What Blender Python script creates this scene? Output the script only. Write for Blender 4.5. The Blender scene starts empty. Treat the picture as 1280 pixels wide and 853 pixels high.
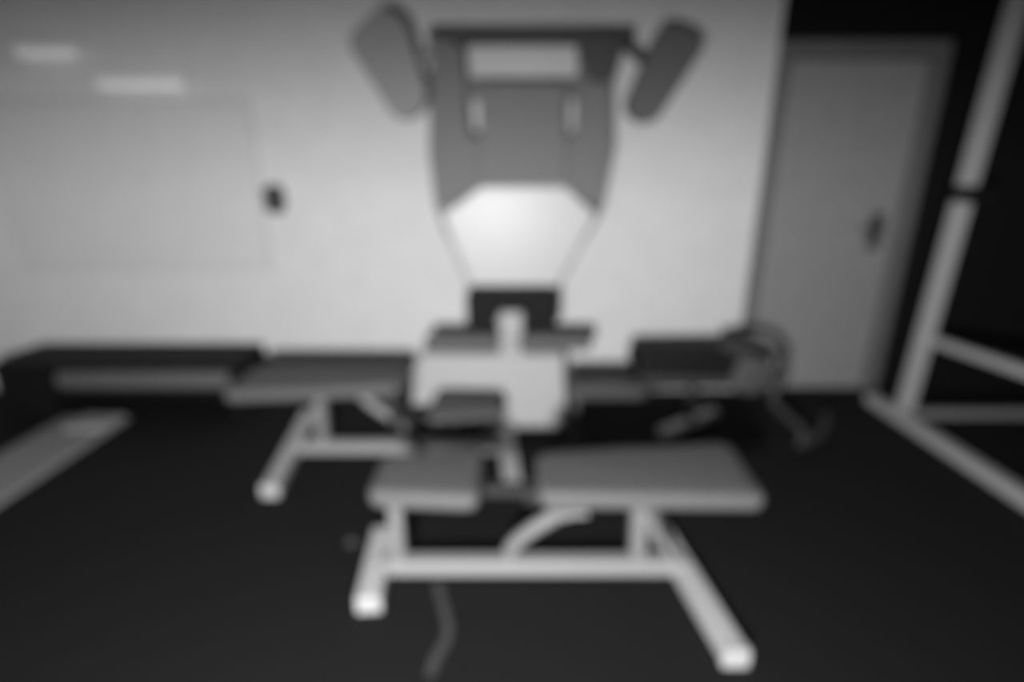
import bpy, bmesh, math, random
from mathutils import Vector, Matrix

random.seed(7)
SC = bpy.context.scene
COL = SC.collection
R = math.radians

# ------------------------------------------------------------------ camera
CAM_H, PITCH, F_PX = 1.44, 18.0, 680.0
cd = bpy.data.cameras.new('camera')
cam = bpy.data.objects.new('camera', cd)
COL.objects.link(cam)
cam.location = (0, 0, CAM_H)
cam.rotation_euler = (R(90 - PITCH), 0, 0)
cd.sensor_width = 36.0
cd.lens = F_PX / 1280 * 36
cd.clip_start = 0.02
# the whole photograph is softly out of focus: lens focused far too close
cd.dof.use_dof = True
cd.dof.focus_distance = 0.30
cd.dof.aperture_fstop = 1.6
SC.camera = cam

# ------------------------------------------------------------------ world, exposure
w = bpy.data.worlds.new('world'); SC.world = w; w.use_nodes = True
w.node_tree.nodes['Background'].inputs[0].default_value = (0.5, 0.5, 0.5, 1)
w.node_tree.nodes['Background'].inputs[1].default_value = 0.0
vs = SC.view_settings
vs.view_transform = 'Standard'; vs.look = 'None'; vs.gamma = 1.0
vs.use_curve_mapping = False
vs.exposure = 0.0

# added, unseen lamps: a hooded flood lights the wall, two ceiling panels fill the floor
FLOOD = (-0.25, -0.62, 1.12)
FLOOD_W, FLOOD_R, HOOD_LEN, HOOD_UP = 142.0, 0.085, 0.40, 0.078
PANEL_W = 4.5

# ------------------------------------------------------------------ materials (all neutral: a black and white place)
MATS = {}
def mat(name, v, rough=0.6, noise=0.0, nscale=30.0, metal=0.0, bump=0.0, emit=0.0):
    if name in MATS: return MATS[name]
    m = bpy.data.materials.new(name); m.use_nodes = True
    nt = m.node_tree; b = nt.nodes['Principled BSDF']
    b.inputs['Roughness'].default_value = rough
    b.inputs['Metallic'].default_value = metal
    b.inputs['Specular IOR Level'].default_value = 0.5 if rough < 0.5 else 0.2
    tc = nt.nodes.new('ShaderNodeTexCoord')
    n = nt.nodes.new('ShaderNodeTexNoise')
    n.inputs['Scale'].default_value = nscale; n.inputs['Detail'].default_value = 4
    nt.links.new(tc.outputs['Object'], n.inputs['Vector'])
    cr = nt.nodes.new('ShaderNodeValToRGB')
    a, c = v * (1 - noise), min(1, v * (1 + noise))
    cr.color_ramp.elements[0].position = 0.3; cr.color_ramp.elements[1].position = 0.7
    cr.color_ramp.elements[0].color = (a, a, a, 1); cr.color_ramp.elements[1].color = (c, c, c, 1)
    nt.links.new(n.outputs['Fac'], cr.inputs[0]); nt.links.new(cr.outputs[0], b.inputs['Base Color'])
    if bump:
        bp = nt.nodes.new('ShaderNodeBump'); bp.inputs['Strength'].default_value = bump
        bp.inputs['Distance'].default_value = 0.004
        nt.links.new(n.outputs['Fac'], bp.inputs['Height']); nt.links.new(bp.outputs[0], b.inputs['Normal'])
    if emit:
        b.inputs['Emission Color'].default_value = (1, 1, 1, 1)
        b.inputs['Emission Strength'].default_value = emit
    MATS[name] = m; return m

M_WALL = mat('pale_wall_paint', 0.66, 0.85, 0.03, 6, bump=0.05)
M_BOARD = mat('pale_board', 0.62, 0.8, 0.02, 5)
M_BOARDTRIM = mat('board_trim', 0.55, 0.6, 0.03, 20)
M_DARKWALL = mat('black_wall_paint', 0.006, 0.9, 0.15, 8)
M_CEIL = mat('ceiling_paint', 0.30, 0.9, 0.03, 5)
M_SIDE = mat('grey_side_wall', 0.25, 0.9, 0.05, 5)
M_FLOOR = mat('black_rubber_floor', 0.0095, 0.9, 0.25, 160, bump=0.3)
M_DOOR = mat('grey_door_paint', 0.26, 0.55, 0.04, 12)
M_DFRAME = mat('grey_door_frame', 0.14, 0.6, 0.05, 12)
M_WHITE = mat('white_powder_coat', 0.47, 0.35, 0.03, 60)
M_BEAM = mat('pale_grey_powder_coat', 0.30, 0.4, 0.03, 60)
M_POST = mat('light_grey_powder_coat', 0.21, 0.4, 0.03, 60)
M_PAD = mat('grey_upholstery', 0.115, 0.6, 0.08, 90, bump=0.15)
M_MPAD = mat('mid_grey_upholstery', 0.165, 0.55, 0.08, 90, bump=0.15)
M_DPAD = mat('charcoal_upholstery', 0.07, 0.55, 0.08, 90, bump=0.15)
M_BASE = mat('off_white_cover', 0.40, 0.5, 0.03, 40)
M_SHELL = mat('white_moulded_cover', 0.52, 0.4, 0.02, 40)
M_BLACK = mat('black_vinyl', 0.006, 0.7, 0.15, 80)
M_RUBBER = mat('black_rubber', 0.02, 0.8, 0.1, 90)
M_STEEL = mat('grey_steel', 0.34, 0.4, 0.06, 50, metal=0.3)
M_RSTEEL = mat('light_grey_steel', 0.42, 0.45, 0.06, 50)
M_DSTEEL = mat('dark_steel', 0.035, 0.6, 0.06, 50)
M_ROLL = mat('charcoal_foam', 0.075, 0.85, 0.12, 70, bump=0.2)
M_CURVE = mat('dull_grey_paint', 0.045, 0.5, 0.08, 60)
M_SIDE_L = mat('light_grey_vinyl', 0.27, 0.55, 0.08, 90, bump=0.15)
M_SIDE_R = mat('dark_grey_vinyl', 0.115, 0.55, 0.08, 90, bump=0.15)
M_TUBE = mat('faint_glow_tube', 0.85, 0.5, 0.0, 10, emit=0.16)  # slight glow added so the wall strips stand out
M_FOAM = mat('grey_foam', 0.125, 0.85, 0.12, 70, bump=0.2)
M_MAT = mat('grey_exercise_mat', 0.25, 0.8, 0.08, 60, bump=0.2)
M_MATEND = mat('pale_mat_end', 0.36, 0.8, 0.08, 60)
M_KNOB = mat('dark_grey_plastic', 0.04, 0.45, 0.08, 60)
M_STRAP = mat('grey_webbing', 0.06, 0.9, 0.15, 200)
M_CASING = mat('white_casing', 0.85, 0.5, 0.02, 30)
M_GLOW = mat('lamp_glow', 0.85, 0.5, 0.0, 10, emit=0.4)

# ------------------------------------------------------------------ helpers
def P(px, py, depth):
    """pixel of the photograph + distance from the camera along the floor -> (x, z)"""
    u, v = px - 640.0, py - 426.5
    c, s = math.cos(R(PITCH)), math.sin(R(PITCH))
    Y = F_PX * c - v * s; Z = -(v * c + F_PX * s)
    return u / Y * depth, CAM_H + Z / Y * depth
def PF(px, py):
    """pixel -> (x, y) on the floor"""
    u, v = px - 640.0, py - 426.5
    c, s = math.cos(R(PITCH)), math.sin(R(PITCH))
    Y = F_PX * c - v * s; Z = -(v * c + F_PX * s)
    d = CAM_H / -Z * Y
    return u / Y * d, d

def link(name, me, m, parent=None, smooth=False):
    o = bpy.data.objects.new(name, me); COL.objects.link(o)
    if m: me.materials.append(m)
    if smooth:
        for p in me.polygons: p.use_smooth = True
    if parent: o.parent = parent
    return o
def finish(name, bm, m, parent=None, smooth=False):
    bmesh.ops.recalc_face_normals(bm, faces=bm.faces[:])
    me = bpy.data.meshes.new(name); bm.to_mesh(me); bm.free()
    return link(name, me, m, parent, smooth)
def bevel(bm, r, seg=2):
    if r > 0:
        bmesh.ops.bevel(bm, geom=bm.edges[:], offset=r, segments=seg, affect='EDGES', profile=0.5, clamp_overlap=True)
def add_box(bm, x0, x1, y0, y1, z0, z1):
    r = bmesh.ops.create_cube(bm, size=1.0)
    for v in r['verts']:
        v.co = Vector(((x0 + x1) / 2 + v.co.x * (x1 - x0), (y0 + y1) / 2 + v.co.y * (y1 - y0), (z0 + z1) / 2 + v.co.z * (z1 - z0)))
def box(name, x0, x1, y0, y1, z0, z1, m, parent=None, r=0.0, seg=2):
    bm = bmesh.new(); add_box(bm, x0, x1, y0, y1, z0, z1); bevel(bm, r, seg)
    return finish(name, bm, m, parent)
def beam(name, a, b, wd, ht, m, parent=None, r=0.006, up=(0, 0, 1)):
    """rectangular tube from a to b (centre line)"""
    a, b = Vector(a), Vector(b); d = (b - a); L = d.length; d.normalize()
    u = Vector(up)
    if abs(d.dot(u)) > 0.95: u = Vector((0, 1, 0))
    s = d.cross(u).normalized(); u = s.cross(d).normalized()
    bm = bmesh.new(); add_box(bm, -wd / 2, wd / 2, 0, L, -ht / 2, ht / 2); bevel(bm, r)
    for v in bm.verts: v.co = a + s * v.co.x + d * v.co.y + u * v.co.z
    return finish(name, bm, m, parent)
def tube_bm(bm, pts, r, n=12):
    pts = [Vector(p) for p in pts]; rings = []; prev = None
    for i, p in enumerate(pts):
        t = (pts[min(i + 1, len(pts) - 1)] - pts[max(i - 1, 0)]).normalized()
        if prev is None:
            u = Vector((0, 0, 1)) if abs(t.z) < 0.9 else Vector((0, 1, 0))
            prev = t.cross(u).normalized()
        s = (prev - t * prev.dot(t)).normalized(); prev = s; q = t.cross(s)
        rings.append([bm.verts.new(p + (s * math.cos(2 * math.pi * k / n) + q * math.sin(2 * math.pi * k / n)) * r) for k in range(n)])
    for a, b in zip(rings, rings[1:]):
        for k in range(n): bm.faces.new((a[k], a[(k + 1) % n], b[(k + 1) % n], b[k]))
    bm.faces.new(rings[0][::-1]); bm.faces.new(rings[-1])
def smooth_path(pts, n=6):
    pts = [Vector(p) for p in pts]; out = []
    ext = [2 * pts[0] - pts[1]] + pts + [2 * pts[-1] - pts[-2]]
    for i in range(1, len(ext) - 2):
        p0, p1, p2, p3 = ext[i - 1:i + 3]
        for k in range(n):
            t = k / n
            out.append(0.5 * ((2 * p1) + (p2 - p0) * t + (2 * p0 - 5 * p1 + 4 * p2 - p3) * t * t + (3 * p1 - p0 - 3 * p2 + p3) * t ** 3))
    return out + [pts[-1]]
def tube(name, pts, r, m, parent=None, n=12, curve=False):
    bm = bmesh.new(); tube_bm(bm, smooth_path(pts) if curve else pts, r, n)
    o = finish(name, bm, m, parent)
    for p in o.data.polygons: p.use_smooth = len(p.vertices) == 4
    return o
def capsule_roll(name, a, b, r, m, parent=None, n=20, edge=0.012):
    """foam roller: cylinder with softly rounded ends"""
    a, b = Vector(a), Vector(b); d = (b - a); L = d.length; d.normalize()
    u = Vector((0, 0, 1)) if abs(d.z) < 0.9 else Vector((1, 0, 0))
    s = d.cross(u).normalized(); q = s.cross(d)
    prof = [(0, r * 0.25), (0, r - edge), (edge * 0.3, r - edge * 0.3), (edge, r), (L - edge, r), (L - edge * 0.3, r - edge * 0.3), (L, r - edge), (L, r * 0.25)]
    bm = bmesh.new(); rings = []
    for t, rr in prof:
        rings.append([bm.verts.new(a + d * t + (s * math.cos(2 * math.pi * k / n) + q * math.sin(2 * math.pi * k / n)) * rr) for k in range(n)])
    for x, y in zip(rings, rings[1:]):
        for k in range(n): bm.faces.new((x[k], x[(k + 1) % n], y[(k + 1) % n], y[k]))
    bm.faces.new(rings[0][::-1]); bm.faces.new(rings[-1])
    return finish(name, bm, m, parent, True)
def prism_y(name, poly, y0, y1, m, parent=None, r=0.0, seg=2):
    """polygon of (x, z) extruded along y"""
    bm = bmesh.new()
    a = [bm.verts.new((x, y0, z)) for x, z in poly]; b = [bm.verts.new((x, y1, z)) for x, z in poly]
    n = len(poly)
    bm.faces.new(a); bm.faces.new(b[::-1])
    for i in range(n): bm.faces.new((a[i], a[(i + 1) % n], b[(i + 1) % n], b[i]))
    bmesh.ops.recalc_face_normals(bm, faces=bm.faces[:])
    bevel(bm, r, seg)
    return finish(name, bm, m, parent)
def round_poly(poly, r, n=5):
    out = []; k = len(poly)
    for i in range(k):
        p, a, b = Vector(poly[i]), Vector(poly[i - 1]), Vector(poly[(i + 1) % k])
        da, db = (a - p), (b - p)
        rr = min(r, da.length * 0.45, db.length * 0.45)
        s, e = p + da.normalized() * rr, p + db.normalized() * rr
        for j in range(n + 1):
            t = j / n; out.append(tuple((1 - t) ** 2 * s + 2 * t * (1 - t) * p + t * t * e))
    return out
def pad_z(name, poly, z0, z1, m, parent=None, corner=0.05, r=0.018):
    """upholstered pad: rounded outline of (x, y), soft edges, slightly crowned top"""
    pl = round_poly(poly, corner)
    cx = sum(p[0] for p in pl) / len(pl); cy = sum(p[1] for p in pl) / len(pl)
    bm = bmesh.new()
    lay = []
    def ring(k, z):
        out = []
        for x, y in pl:
            d = Vector((x - cx, y - cy)); L = d.length
            d = d * max(0, (L - k) / L)
            out.append(bm.verts.new((cx + d.x, cy + d.y, z)))
        lay.append(out)
    h = z1 - z0
    ring(r * 1.2, z0); ring(r * 0.3, z0 + r * 0.3); ring(0, z0 + r); ring(0, z1 - r); ring(r * 0.3, z1 - r * 0.35); ring(r * 1.2, z1 - r * 0.05); ring(r * 3.0, z1 + 0.002)
    n = len(pl)
    for a, b in zip(lay, lay[1:]):
        for i in range(n): bm.faces.new((a[i], a[(i + 1) % n], b[(i + 1) % n], b[i]))
    bm.faces.new(lay[0][::-1]); bm.faces.new(lay[-1])
    o = finish(name, bm, m, parent, True)
    return o

def tag(o, label, cat, group=None):
    o['label'] = label; o['category'] = cat
    if group: o['group'] = group
    return o
def thing(name, label, cat, loc=(0, 0, 0), rz=0.0, group=None):
    e = bpy.data.objects.new(name, None); COL.objects.link(e)
    e.empty_display_size = 0.1
    e.location = loc; e.rotation_euler = (0, 0, rz)
    return tag(e, label, cat, group)
def struct(o):
    o['kind'] = 'structure'; return o
def copy_tree(o, parent=None):
    c = o.copy(); COL.objects.link(c); c.parent = parent
    for ch in list(o.children): copy_tree(ch, c)
    return c

# ------------------------------------------------------------------ the room
WY = 3.36                      # face of the back wall
XL, XR, YB, ZC = -3.55, 3.75, -1.7, 2.55
XD = P(938, 430, WY)[0] - 0.075  # where the pale wall ends and the black one begins
struct(box('floor', XL, XR, YB, WY + 0.12, -0.1, 0.0, M_FLOOR))
struct(box('ceiling', XL - 0.1, XR + 0.1, YB - 0.1, WY + 0.12, ZC, ZC + 0.1, M_CEIL))
struct(box('wall_back', XL, XD, WY, WY + 0.12, 0.0, ZC, M_WALL))
struct(box('wall_left', XL - 0.1, XL, YB, WY + 0.12, -0.1, ZC, M_SIDE))
struct(box('wall_right', XR, XR + 0.1, YB, WY + 0.12, -0.1, ZC, M_DARKWALL))
struct(box('wall_front', XL, XR, YB - 0.1, YB, -0.1, ZC, M_SIDE))

# door and the black wall round it
dx0 = XD + 0.075; dx1 = P(1083, 490, WY)[0] - 0.02
DZ = P(1090, 72, WY)[1]
bm = bmesh.new()
add_box(bm, dx1 + 0.07, XR, WY, WY + 0.12, 0, ZC)
add_box(bm, XD, dx1 + 0.07, WY, WY + 0.12, DZ + 0.085, ZC)
struct(finish('wall_back_dark', bm, M_DARKWALL))
dr = bpy.data.objects.new('door_1', None); COL.objects.link(dr); dr.location = (dx0, WY, 0); struct(dr)
DW = dx1 - dx0
box('frame_jamb', -0.075, 0, -0.022, 0.10, 0, DZ + 0.085, M_DFRAME, dr, 0.006)
box('frame_jamb', DW, DW + 0.07, -0.022, 0.10, 0, DZ + 0.085, M_DFRAME, dr, 0.006)
box('frame_head', 0, DW, -0.022, 0.10, DZ, DZ + 0.085, M_DFRAME, dr, 0.006)
# leaf: stiles, rails and two tall recessed panels
leaf = box('door_leaf', 0.004, DW - 0.004, 0.045, 0.075, 0.008, DZ - 0.004, M_DOOR, dr, 0.003)
st = [(0.004, 0.115), (DW * 0.5 - 0.07, DW * 0.5 + 0.07), (DW - 0.115, DW - 0.004)]
for a, b in st: box('stile', a, b, 0.028, 0.05, 0.008, DZ - 0.004, M_DOOR, leaf, 0.005)
for a, b in ((0.008, 0.20), (0.92, 1.06), (DZ - 0.14, DZ - 0.004)):
    for (s0, s1), (t0, t1) in zip(st, st[1:]):
        box('rail', s1, t0, 0.029, 0.05, a, b, M_DOOR, leaf, 0.005)
hx, hz = P(1097, 290, WY)
hx -= dx0
h = box('handle_plate', hx - 0.038, hx + 0.038, 0.015, 0.03, hz - 0.11, hz + 0.11, M_KNOB, leaf, 0.006)
tube('handle_lever', [(hx, 0.02, hz + 0.02), (hx, -0.04, hz + 0.02), (hx - 0.02, -0.05, hz + 0.02), (hx - 0.12, -0.05, hz + 0.018)], 0.015, M_KNOB, h)

# ------------------------------------------------------------------ added lamps, all out of view
def added_flood_lamp():
    x, y, z = FLOOD
    t = thing('added_flood_lamp', 'added black flood lamp with hood on a tripod stand, unseen behind the camera', 'lamp', (x, y, 0))
    tube('pole', [(0, -0.10, 0.05), (0, -0.10, z)], 0.016, M_DSTEEL, t)
    for k in range(3):
        a = math.pi / 2 + k * 2 * math.pi / 3
        tube('leg', [(0, -0.10, 0.42), (0.36 * math.cos(a), -0.10 + 0.36 * math.sin(a), 0.012)], 0.011, M_DSTEEL, t)
    bm = bmesh.new(); n = 28; rings = []
    for yy, rr in ((-0.16, 0.05), (-0.13, 0.09), (-0.02, FLOOD_R + 0.02), (0.03, FLOOD_R + 0.025), (0.03, FLOOD_R + 0.012), (-0.01, FLOOD_R + 0.008)):
        rings.append([bm.verts.new((rr * math.cos(2 * math.pi * k / n), yy, z + rr * math.sin(2 * math.pi * k / n))) for k in range(n)])
    for p, q in zip(rings, rings[1:]):
        for k in range(n): bm.faces.new((p[k], p[(k + 1) % n], q[(k + 1) % n], q[k]))
    bm.faces.new(rings[0][::-1]); bm.faces.new(rings[-1])
    finish('reflector', bm, M_BLACK, t)
    bm = bmesh.new()
    for (y0, z0, w0), (y1, z1, w1) in (((0.0, z + FLOOD_R + 0.02, 0.16), (HOOD_LEN, z + HOOD_UP, 0.62)),):
        c = [bm.verts.new(p) for p in ((-w0, y0, z0), (w0, y0, z0), (w1, y1, z1), (-w1, y1, z1), (-w0, y0, z0 + 0.004), (w0, y0, z0 + 0.004), (w1, y1, z1 + 0.004), (-w1, y1, z1 + 0.004))]
        for f in ((0, 1, 2, 3), (4, 7, 6, 5), (0, 4, 5, 1), (1, 5, 6, 2), (2, 6, 7, 3), (3, 7, 4, 0)): bm.faces.new([c[i] for i in f])
    finish('hood', bm, M_BLACK, t)  # flap put in to cut the flood's light off the upper wall
    L = bpy.data.lights.new('flood', 'AREA'); L.shape = 'DISK'; L.size = FLOOD_R * 2; L.energy = FLOOD_W
    o = bpy.data.objects.new('flood_light', L); COL.objects.link(o)
    o.location = (x, y + 0.032, z); o.rotation_euler = (R(90), 0, 0)
added_flood_lamp()
for i, (x, y, lb) in enumerate(((-1.7, 0.2, 'added square ceiling fill light, unseen, above the low storage bench side'), (1.7, 0.2, 'added square ceiling fill light, unseen, above the squat rack side'))):
    t = thing('added_ceiling_fill', lb, 'lamp', (x, y, ZC))  # unseen panel added as dim fill from above
    box('light_frame', -0.31, 0.31, -0.31, 0.31, -0.04, 0, M_CASING, t, 0.004)
    box('diffuser', -0.28, 0.28, -0.28, 0.28, -0.046, -0.038, M_GLOW, t)
    L = bpy.data.lights.new('panel', 'AREA'); L.energy = PANEL_W; L.size = 0.55
    o = bpy.data.objects.new('panel_light', L); COL.objects.link(o); o.location = (x, y, ZC - 0.055)

# ------------------------------------------------------------------ weight benches (one model, built once)
def make_bench(drop=0.0, s=1, near=0.19, inner=0.04):
    t = thing('weight_bench', '', 'bench')
    # wide foot under the backrest end, narrow foot under the seat end
    beam('wide_foot', (0.53, 0.37, 0.032), (0.625, -0.37, 0.032), 0.075, 0.06, M_WHITE, t)
    wf = t.children[-1]
    for s, (x, y) in ((1, (0.53, 0.37)), (-1, (0.625, -0.37))):
        box('rubber_cap', x - 0.042, x + 0.042, y - 0.018 + s * 0.012, y + 0.018 + s * 0.012, 0.0, 0.066, M_WHITE, wf, 0.008)
    beam('narrow_foot', (-0.54 - 0.08 * (near if s < 0 else 0.19), near if s < 0 else 0.19, 0.035), (-0.525, -0.19, 0.035), 0.085, 0.066, M_WHITE, t)
    beam('base_beam', (-0.54, 0.0, 0.044), (0.59, 0.0, 0.044), 0.06, 0.058, M_BEAM, t)
    beam('rear_post', (0.41, 0.0, 0.06), (0.40, 0.0, 0.38), 0.055, 0.055, M_POST, t)
    beam('gusset', (0.55, 0.0, 0.06), (0.425, 0.0, 0.27), 0.035, 0.03, M_POST, t)
    beam('front_post', (-0.455, 0.0, 0.06), (-0.455, 0.0, 0.36 - drop), 0.05, 0.05, M_POST, t)
    beam('seat_rail', (-0.50, 0, 0.363 - drop), (0.02, 0, 0.363 - drop), 0.05, 0.035, M_DSTEEL, t)
    beam('back_rail', (0.02, 0, 0.363), (0.66, 0, 0.363), 0.05, 0.035, M_DSTEEL, t)
    # adjusting strut: from the base beam, bending up to the backrest rail
    tube('strut', [(-0.05, 0, 0.06), (-0.045, 0, 0.12), (0.02, 0, 0.19), (0.14, 0, 0.28), (0.20, 0, 0.35)], 0.028, M_POST, t, 14, True)
    box('hinge_bracket', 0.0, 0.05, -0.05, 0.05, 0.33 - drop, 0.38, M_DSTEEL, t, 0.006)
    tube('adjusting_pin', [(0.14, -0.075, 0.30), (0.14, 0.05, 0.30)], 0.012, M_STEEL, t)
    pad_z('seat_pad', [(-0.515, -0.105 * s), (-0.15, -0.165 * s), (-0.15, 0.165 * s), (-0.515, 0.14 * s)][::s], 0.38 - drop, 0.44 - drop, M_PAD, t, 0.05)
    pad_z('backrest_pad', [(inner, -0.12 * s), (0.36, -0.17 * s), (0.785, -0.20 * s), (0.77, 0.16 * s), (inner, 0.145 * s)][::s], 0.38, 0.44, M_PAD, t, 0.045)
    box('pad_bracket', 0.09, 0.20, -0.165, -0.05, 0.362, 0.379, M_POST, t, 0.006)
    return t
b1 = make_bench()
b1.location = (0.045, 1.645, 0)
tag(b1, 'grey padded weight bench with white frame and floor strap in front of it', 'bench', 'white framed weight benches')
b2 = make_bench(0.155, -1, 0.37, -0.02)
b2.location = (-0.565, 2.52, 0); b2.rotation_euler = (0, 0, math.pi)
tag(b2, 'grey padded weight bench with lowered seat and white frame before the wall machine', 'bench', 'white framed weight benches')

# ------------------------------------------------------------------ seated machine against the pale wall
mc = thing('weight_machine', 'tall white and grey weight machine with two raised tilted side pads', 'machine', (0, 0, 0))
D = 3.06
def pp(l, d=D): return [P(x, y, d) for x, y in l]
x0, z0 = P(515, 500, 2.88); x1, z1 = P(705, 443, 2.88)
# low white cover on the floor
bm = bmesh.new()
v = [bm.verts.new(c) for c in ((x0 - 0.03, 2.80, 0.0), (x1 + 0.02, 2.80, 0.0), (x1 + 0.02, 3.30, 0.0), (x0 - 0.03, 3.30, 0.0),
                               (x0 + 0.06, 2.88, z1), (x1, 2.88, z1), (x1, 3.28, z1), (x0 + 0.06, 3.28, z1))]
for f in ((0, 1, 5, 4), (1, 2, 6, 5), (2, 3, 7, 6), (3, 0, 4, 7), (4, 5, 6, 7), (3, 2, 1, 0)): bm.faces.new([v[i] for i in f])
bmesh.ops.recalc_face_normals(bm, faces=bm.faces[:]); bevel(bm, 0.015)
finish('base_cover', bm, M_BASE, mc)
# post, rollers
pz = P(637, 392, 2.86)[1]
box('seat_post', -0.07, 0.06, 2.885, 3.0, z1 - 0.02, pz, M_BASE, mc, 0.012)
rz_ = P(640, 428, 2.86)[1]
tube('roller_axle', [(P(532, 428, 2.86)[0] + 0.01, 2.865, rz_), (P(738, 428, 2.86)[0] - 0.01, 2.865, rz_)], 0.014, M_STEEL, mc)
for a, b in ((532, 624), (650, 739)):
    capsule_roll('foam_roller', (P(a, 428, 2.86)[0], 2.865, rz_), (P(b, 428, 2.86)[0], 2.865, rz_), 0.047, M_FOAM, mc)
# seat: thick black pad with two hanging side bolsters, the white post showing between them
sx0, sz1 = P(583, 364, 2.96); sx1, sz0 = P(696, 408, 2.96)
sm = (sz1 + sz0) / 2 - 0.0
bm_poly = [(sx0, sz1 - 0.0), (sx1, sz1 - 0.0), (sx1, sz0), (sx1 - 0.16, sz0), (sx1 - 0.18, sm + 0.01), (sx0 + 0.18, sm + 0.01), (sx0 + 0.16, sz0), (sx0, sz0)]
prism_y('seat', bm_poly, 2.90, 3.20, M_BLACK, mc, 0.016, 3)
# white six-sided back shield
prism_y('back_shield', pp([(601, 231), (706, 231), (746, 268), (694, 364), (590, 364), (552, 268)], 3.16), 3.12, 3.20, M_SHELL, mc, 0.02, 3)
# slim rim rods along its lower sides
for a, b in (((549, 270), (588, 360)), ((749, 268), (697, 360))):
    (ax, az), (bx, bz) = P(*a, 3.14), P(*b, 3.14)
    tube('shield_rod', [(ax, 3.15, az), (bx, 3.15, bz)], 0.009, M_STEEL, mc)
# spine behind the shield
sp = P(640, 120, 3.25)[1]
box('spine', -0.06, 0.06, 3.21, 3.30, 0.0, sp, M_SHELL, mc, 0.01)
# upper frame
wl = [(541, 44), (580, 60), (588, 168), (601, 172), (603, 231), (546, 268), (537, 190)]
wr = [(764, 44), (724, 60), (718, 168), (706, 172), (704, 231), (751, 266), (766, 190)]
prism_y('wing_panel', pp(wl, 3.12), 3.08, 3.15, M_MPAD, mc, 0.012)
prism_y('wing_panel', pp(wr, 3.12), 3.08, 3.15, M_MPAD, mc, 0.012)
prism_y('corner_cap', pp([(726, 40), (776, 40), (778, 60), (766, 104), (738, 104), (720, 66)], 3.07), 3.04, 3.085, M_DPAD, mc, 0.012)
hp = prism_y('head_pad', round_poly(pp([(600, 104), (707, 104), (707, 232), (600, 232)], 3.08), 0.05), 3.04, 3.13, M_MPAD, mc, 0.02, 3)
(ax, az), (bx, bz) = P(536, 46, 3.14), P(792, 46, 3.14)
beam('top_bar', (ax, 3.14, az), (bx, 3.14, az), 0.06, 0.075, M_DPAD, mc)
prism_y('cross_bar', pp([(578, 100), (726, 100), (722, 124), (582, 124)], 3.16), 3.151, 3.20, M_MPAD, mc, 0.008)
# arms and side pads
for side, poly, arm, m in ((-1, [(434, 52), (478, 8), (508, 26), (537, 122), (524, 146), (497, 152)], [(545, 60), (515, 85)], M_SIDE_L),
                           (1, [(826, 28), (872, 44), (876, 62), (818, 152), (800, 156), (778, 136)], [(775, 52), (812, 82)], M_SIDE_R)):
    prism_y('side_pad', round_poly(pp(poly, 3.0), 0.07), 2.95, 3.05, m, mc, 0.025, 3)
    (ax, az), (bx, bz) = P(*arm[0], 3.12), P(*arm[1], 3.05)
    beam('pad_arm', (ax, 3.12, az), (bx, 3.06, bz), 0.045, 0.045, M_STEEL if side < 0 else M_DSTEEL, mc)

# ------------------------------------------------------------------ things on the back wall
(ax, az), (bx, bz) = P(-20, 128, WY), P(338, 334, WY)
wb = thing('wall_panel', 'large pale flat panel fixed to the wall above the low storage bench', 'panel', ((ax + bx) / 2, WY, bz))
hw, hh = (bx - ax) / 2, az - bz
box('board', -hw, hw, -0.018, 0, 0, hh, M_BOARD, wb, 0.003)
for a in ((-hw - 0.015, hw + 0.015, -0.022, 0, -0.015, 0.0), (-hw - 0.015, hw + 0.015, -0.022, 0, hh, hh + 0.015),
          (-hw - 0.015, -hw, -0.022, 0, 0, hh), (hw, hw + 0.015, -0.022, 0, 0, hh)):
    box('edge_trim', *a, M_BOARDTRIM, wb, 0.003)
kx, kz = P(183, 222, WY)
tube('knob', [(kx - (ax + bx) / 2, -0.018, kz - bz), (kx - (ax + bx) / 2, -0.04, kz - bz)], 0.022, M_BOARDTRIM, wb, 16)
kx, kz = P(344, 249, WY)
kt = thing('wall_hook', 'dark rounded hook on the wall beside the pale panel', 'hook', (kx, WY, kz))
prism_y('hook_plate', round_poly([(-0.062, -0.085), (0.062, -0.085), (0.062, 0.085), (-0.062, 0.085)], 0.06), -0.014, 0, M_KNOB, kt, 0.003)
tube('hook_arm', [(0, -0.01, 0.03), (0, -0.06, 0.015), (0, -0.075, -0.02), (0, -0.06, -0.05), (0, -0.04, -0.055)], 0.02, M_KNOB, kt, 12, True)
for (a, b, y_, lb) in ((128, 242, 106, 'white strip with faintly glowing tube on the wall directly above the pale panel'), (28, 112, 67, 'shorter white strip with faintly glowing tube on the wall, the higher one')):
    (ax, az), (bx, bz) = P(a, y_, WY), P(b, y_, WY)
    t = thing('wall_strip', lb, 'lamp', ((ax + bx) / 2, WY, az))  # white strip with a faintly glowing tube, high on the wall
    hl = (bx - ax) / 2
    box('strip_casing', -hl, hl, -0.035, 0, 0.0, 0.045, M_CASING, t, 0.008)
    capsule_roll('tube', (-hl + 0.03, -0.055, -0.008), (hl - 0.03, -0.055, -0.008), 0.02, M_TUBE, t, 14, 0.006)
    for s in (-1, 1):
        box('tube_holder', s * (hl - 0.018) - 0.014, s * (hl - 0.018) + 0.014, -0.075, 0, -0.03, 0.045, M_CASING, t, 0.005)

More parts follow.
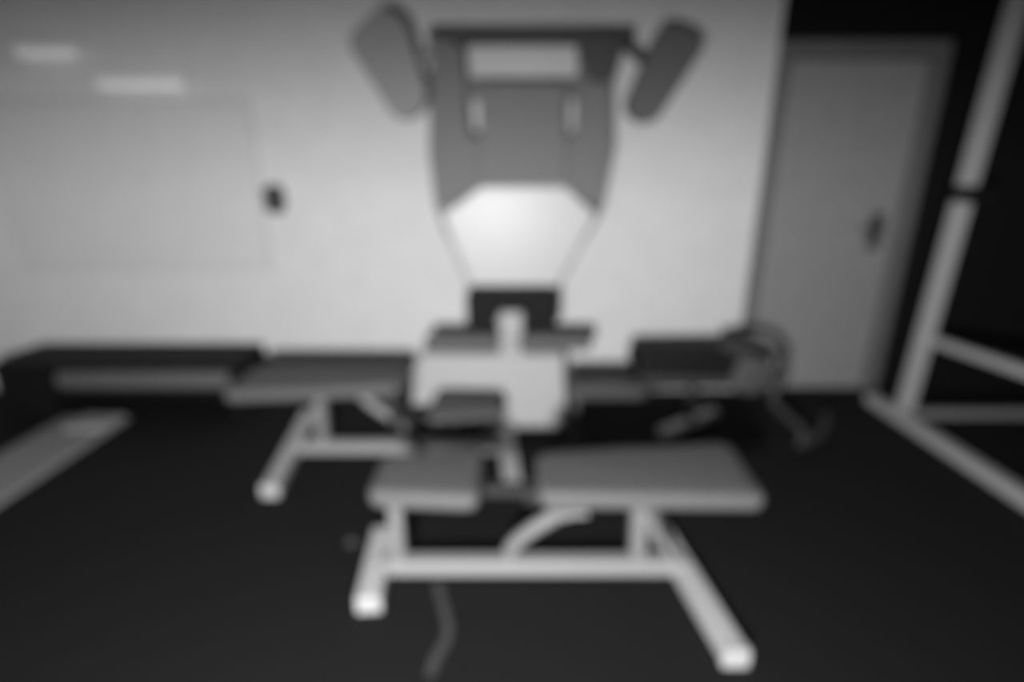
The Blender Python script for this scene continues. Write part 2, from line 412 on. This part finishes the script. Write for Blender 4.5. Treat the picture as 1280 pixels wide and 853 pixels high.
# ------------------------------------------------------------------ low storage bench at the left
sb = thing('storage_bench', 'low black storage bench with open front standing against the wall', 'bench', (0, 0, 0))
L0, L1, Y0, Y1, ZT = -3.02, -1.60, 2.93, 3.33, 0.345
box('top_board', L0, L1, Y0, Y1, ZT - 0.045, ZT, M_BLACK, sb, 0.008)
box('side_panel', L0, L0 + 0.31, Y0 + 0.02, Y1, 0.0, ZT - 0.045, M_BLACK, sb, 0.005)
box('side_panel', L1 - 0.05, L1, Y0 + 0.02, Y1, 0.0, ZT - 0.045, M_BLACK, sb, 0.005)
box('back_panel', L0 + 0.31, L1 - 0.05, Y1 - 0.03, Y1, 0.03, ZT - 0.045, M_BLACK, sb)
box('shelf', L0 + 0.31, L1 - 0.05, Y0 + 0.03, Y1 - 0.03, 0.13, 0.155, M_BLACK, sb, 0.003)
fr = capsule_roll('foam_roller', (L0 + 0.33, Y0 + 0.10, 0.155 + 0.066), (L1 - 0.07, Y0 + 0.10, 0.155 + 0.066), 0.066, M_FOAM)
tag(fr, 'long grey foam roller lying on the shelf of the storage bench', 'foam roller')

# grey mat on the floor by the left wall
mt = thing('exercise_mat', 'long grey mat with pale end lying on the black floor', 'mat', (0, 0, 0))
(ax, ay), (bx, by) = PF(168, 514), PF(40, 612)
box('mat_body', -2.64, -2.26, 1.55, 2.92, 0.0, 0.028, M_MAT, mt, 0.01)
box('mat_end', -2.50, -2.27, 2.72, 2.90, 0.028, 0.05, M_MATEND, mt, 0.008)

# ------------------------------------------------------------------ sit-up bench at the right, behind
su = thing('situp_bench', 'dark sit-up bench with round foam roller and curved tube leg beside door', 'bench', (0, 0, 0))
Ds = 2.78
sx0, _ = P(706, 485, 2.68); sx1, _ = P(806, 485, 2.68)
pad_z('seat_pad', [(sx0, 2.60), (sx1, 2.60), (sx1, 2.78), (sx0, 2.78)], 0.27, 0.345, M_DPAD, su, 0.04)
bx0, bz0 = P(794, 450, 2.70); bx1, bz1 = P(905, 450, 2.70)
pad_z('back_pad', [(bx0, 2.64), (bx1 + 0.1, 2.62), (bx1 + 0.1, 2.96), (bx0, 2.92)], 0.385, 0.475, M_BLACK, su, 0.04)
prism_y('support_plate', [(bx0 + 0.03, 0.29), (bx1 + 0.06, 0.30), (bx1 + 0.06, 0.383), (bx0 + 0.03, 0.383)], 2.70, 2.82, M_CURVE, su, 0.006)
beam('main_rail', (sx0 + 0.03, 2.75, 0.25), (bx1 + 0.14, 2.77, 0.345), 0.05, 0.05, M_DSTEEL, su)
fx, fy = PF(718, 546)
beam('front_post', (fx, 2.72, 0.0), (fx, 2.72, 0.30), 0.035, 0.035, M_SIDE_R, su)
beam('front_foot', (fx, 2.58, 0.018), (fx, 2.92, 0.018), 0.04, 0.035, M_DSTEEL, su)
(ax, ay), (bx, by) = PF(826, 547), PF(893, 519)
beam('cross_foot', (ax, ay, 0.025), (bx, by, 0.025), 0.055, 0.045, M_CASING, su)
mx, my = (ax + bx) / 2, (ay + by) / 2
beam('rear_post', (mx, my, 0.03), (mx, my, 0.31), 0.045, 0.045, M_DSTEEL, su)
rx, rz2 = P(930, 462, 2.72)
capsule_roll('foam_roller', (rx, 2.60, rz2), (rx, 2.94, rz2), 0.105, M_ROLL, su, 24, 0.03)
tube('roller_axle', [(rx, 2.57, rz2), (rx, 2.97, rz2)], 0.018, M_DSTEEL, su)
pts = []
for px, py, d in ((900, 434, 2.66), (940, 430, 2.66), (972, 442, 2.65), (982, 468, 2.63), (966, 500, 2.62)): 
    x, z = P(px, py, d); pts.append((x, d, z))
x, y = PF(985, 545); pts.append((x, 2.60, 0.10))
x, y = PF(1002, 563); pts.append((x, 2.58, 0.024))
x, z = P(1022, 548, 2.68); pts.append((x, 2.66, 0.06))
x, z = P(1034, 516, 2.80); pts.append((x, 2.80, z))
tube('curved_leg', pts, 0.021, M_CURVE, su, 12, True)

# ------------------------------------------------------------------ squat rack at the right
rk = thing('squat_rack', 'light grey steel squat rack standing on the floor by the black wall', 'rack', (0, 0, 0))
ux, uy0, uy1, ux2 = 2.37, 2.95, 1.85, 3.45
beam('base_rail', (2.27, 1.6, 0.035), (2.27, 3.17, 0.035), 0.07, 0.065, M_RSTEEL, rk)
beam('base_rail', (ux2, 1.6, 0.035), (ux2, 3.17, 0.035), 0.07, 0.065, M_RSTEEL, rk)
beam('cross_rail', (2.28, 2.93, 0.04), (ux2, 2.93, 0.04), 0.05, 0.05, M_STEEL, rk)
HT = 2.22
for x, y in ((ux, uy0), (ux2, uy0), (ux, uy1), (ux2, uy1)):
    u = beam('upright', (x - (0.04 if x < 3 else 0), y, 0.05), (x + (0.03 if x < 3 else 0), y, HT), 0.07, 0.07, M_RSTEEL, rk)
cz = P(1216, 240, uy0)[1]
box('bar_hook', ux - 0.04, ux + 0.09, uy0 - 0.10, uy0 + 0.045, cz - 0.05, cz + 0.03, M_BLACK, rk, 0.008)
beam('side_bar', (ux - 0.01, uy0, 0.50), (ux - 0.01, uy1, 0.56), 0.05, 0.05, M_RSTEEL, rk)
beam('side_bar', (ux2, uy0, 0.50), (ux2, uy1, 0.56), 0.05, 0.05, M_RSTEEL, rk)
for y in (uy0, uy1): beam('top_bar', (ux, y, HT - 0.02), (ux2, y, HT - 0.02), 0.06, 0.06, M_RSTEEL, rk)
for x in (ux + 0.03, ux2): beam('top_rail', (x, uy0, HT - 0.02), (x, uy1, HT - 0.02), 0.06, 0.06, M_RSTEEL, rk)

# ------------------------------------------------------------------ small things on the floor
pts = []
for px, py in ((546, 728), (553, 755), (560, 785), (556, 806), (545, 824), (538, 846)):
    x, y = PF(px, py); pts.append((x, y))
path = smooth_path([(x, y, 0.004) for x, y in pts], 6)
bm = bmesh.new(); rows = []
for i, p in enumerate(path):
    t = (path[min(i + 1, len(path) - 1)] - path[max(i - 1, 0)]).normalized(); s = Vector((-t.y, t.x, 0)) * 0.015
    w_ = 0.003 * math.sin(i * 0.7)
    rows.append([bm.verts.new(p + s * k + Vector((0, 0, dz + abs(w_)))) for k, dz in ((-1, -0.004), (1, -0.004), (1, 0.0), (-1, 0.0))])
for a, b in zip(rows, rows[1:]):
    for k in range(4): bm.faces.new((a[k], a[(k + 1) % 4], b[(k + 1) % 4], b[k]))
bm.faces.new(rows[0][::-1]); bm.faces.new(rows[-1])
tag(finish('floor_strap', bm, M_STRAP), 'grey webbing strap lying on the black floor before the bench', 'strap')
x, y = PF(440, 679)
ck = thing('rubber_stopper', 'small grey round stopper lying on the black floor', 'stopper', (x, y, 0))
bm = bmesh.new(); prof = [(0.0, 0.0), (0.022, 0.0), (0.024, 0.006), (0.018, 0.018), (0.008, 0.021), (0.0, 0.021)]
rings = []
for r_, z_ in prof[1:-1]: rings.append([bm.verts.new((r_ * math.cos(k * math.pi / 8), r_ * math.sin(k * math.pi / 8), z_)) for k in range(16)])
for a, b in zip(rings, rings[1:]):
    for k in range(16): bm.faces.new((a[k], a[(k + 1) % 16], b[(k + 1) % 16], b[k]))
bm.faces.new(rings[0][::-1]); bm.faces.new(rings[-1])
finish('stopper_body', bm, M_STRAP, ck, True)
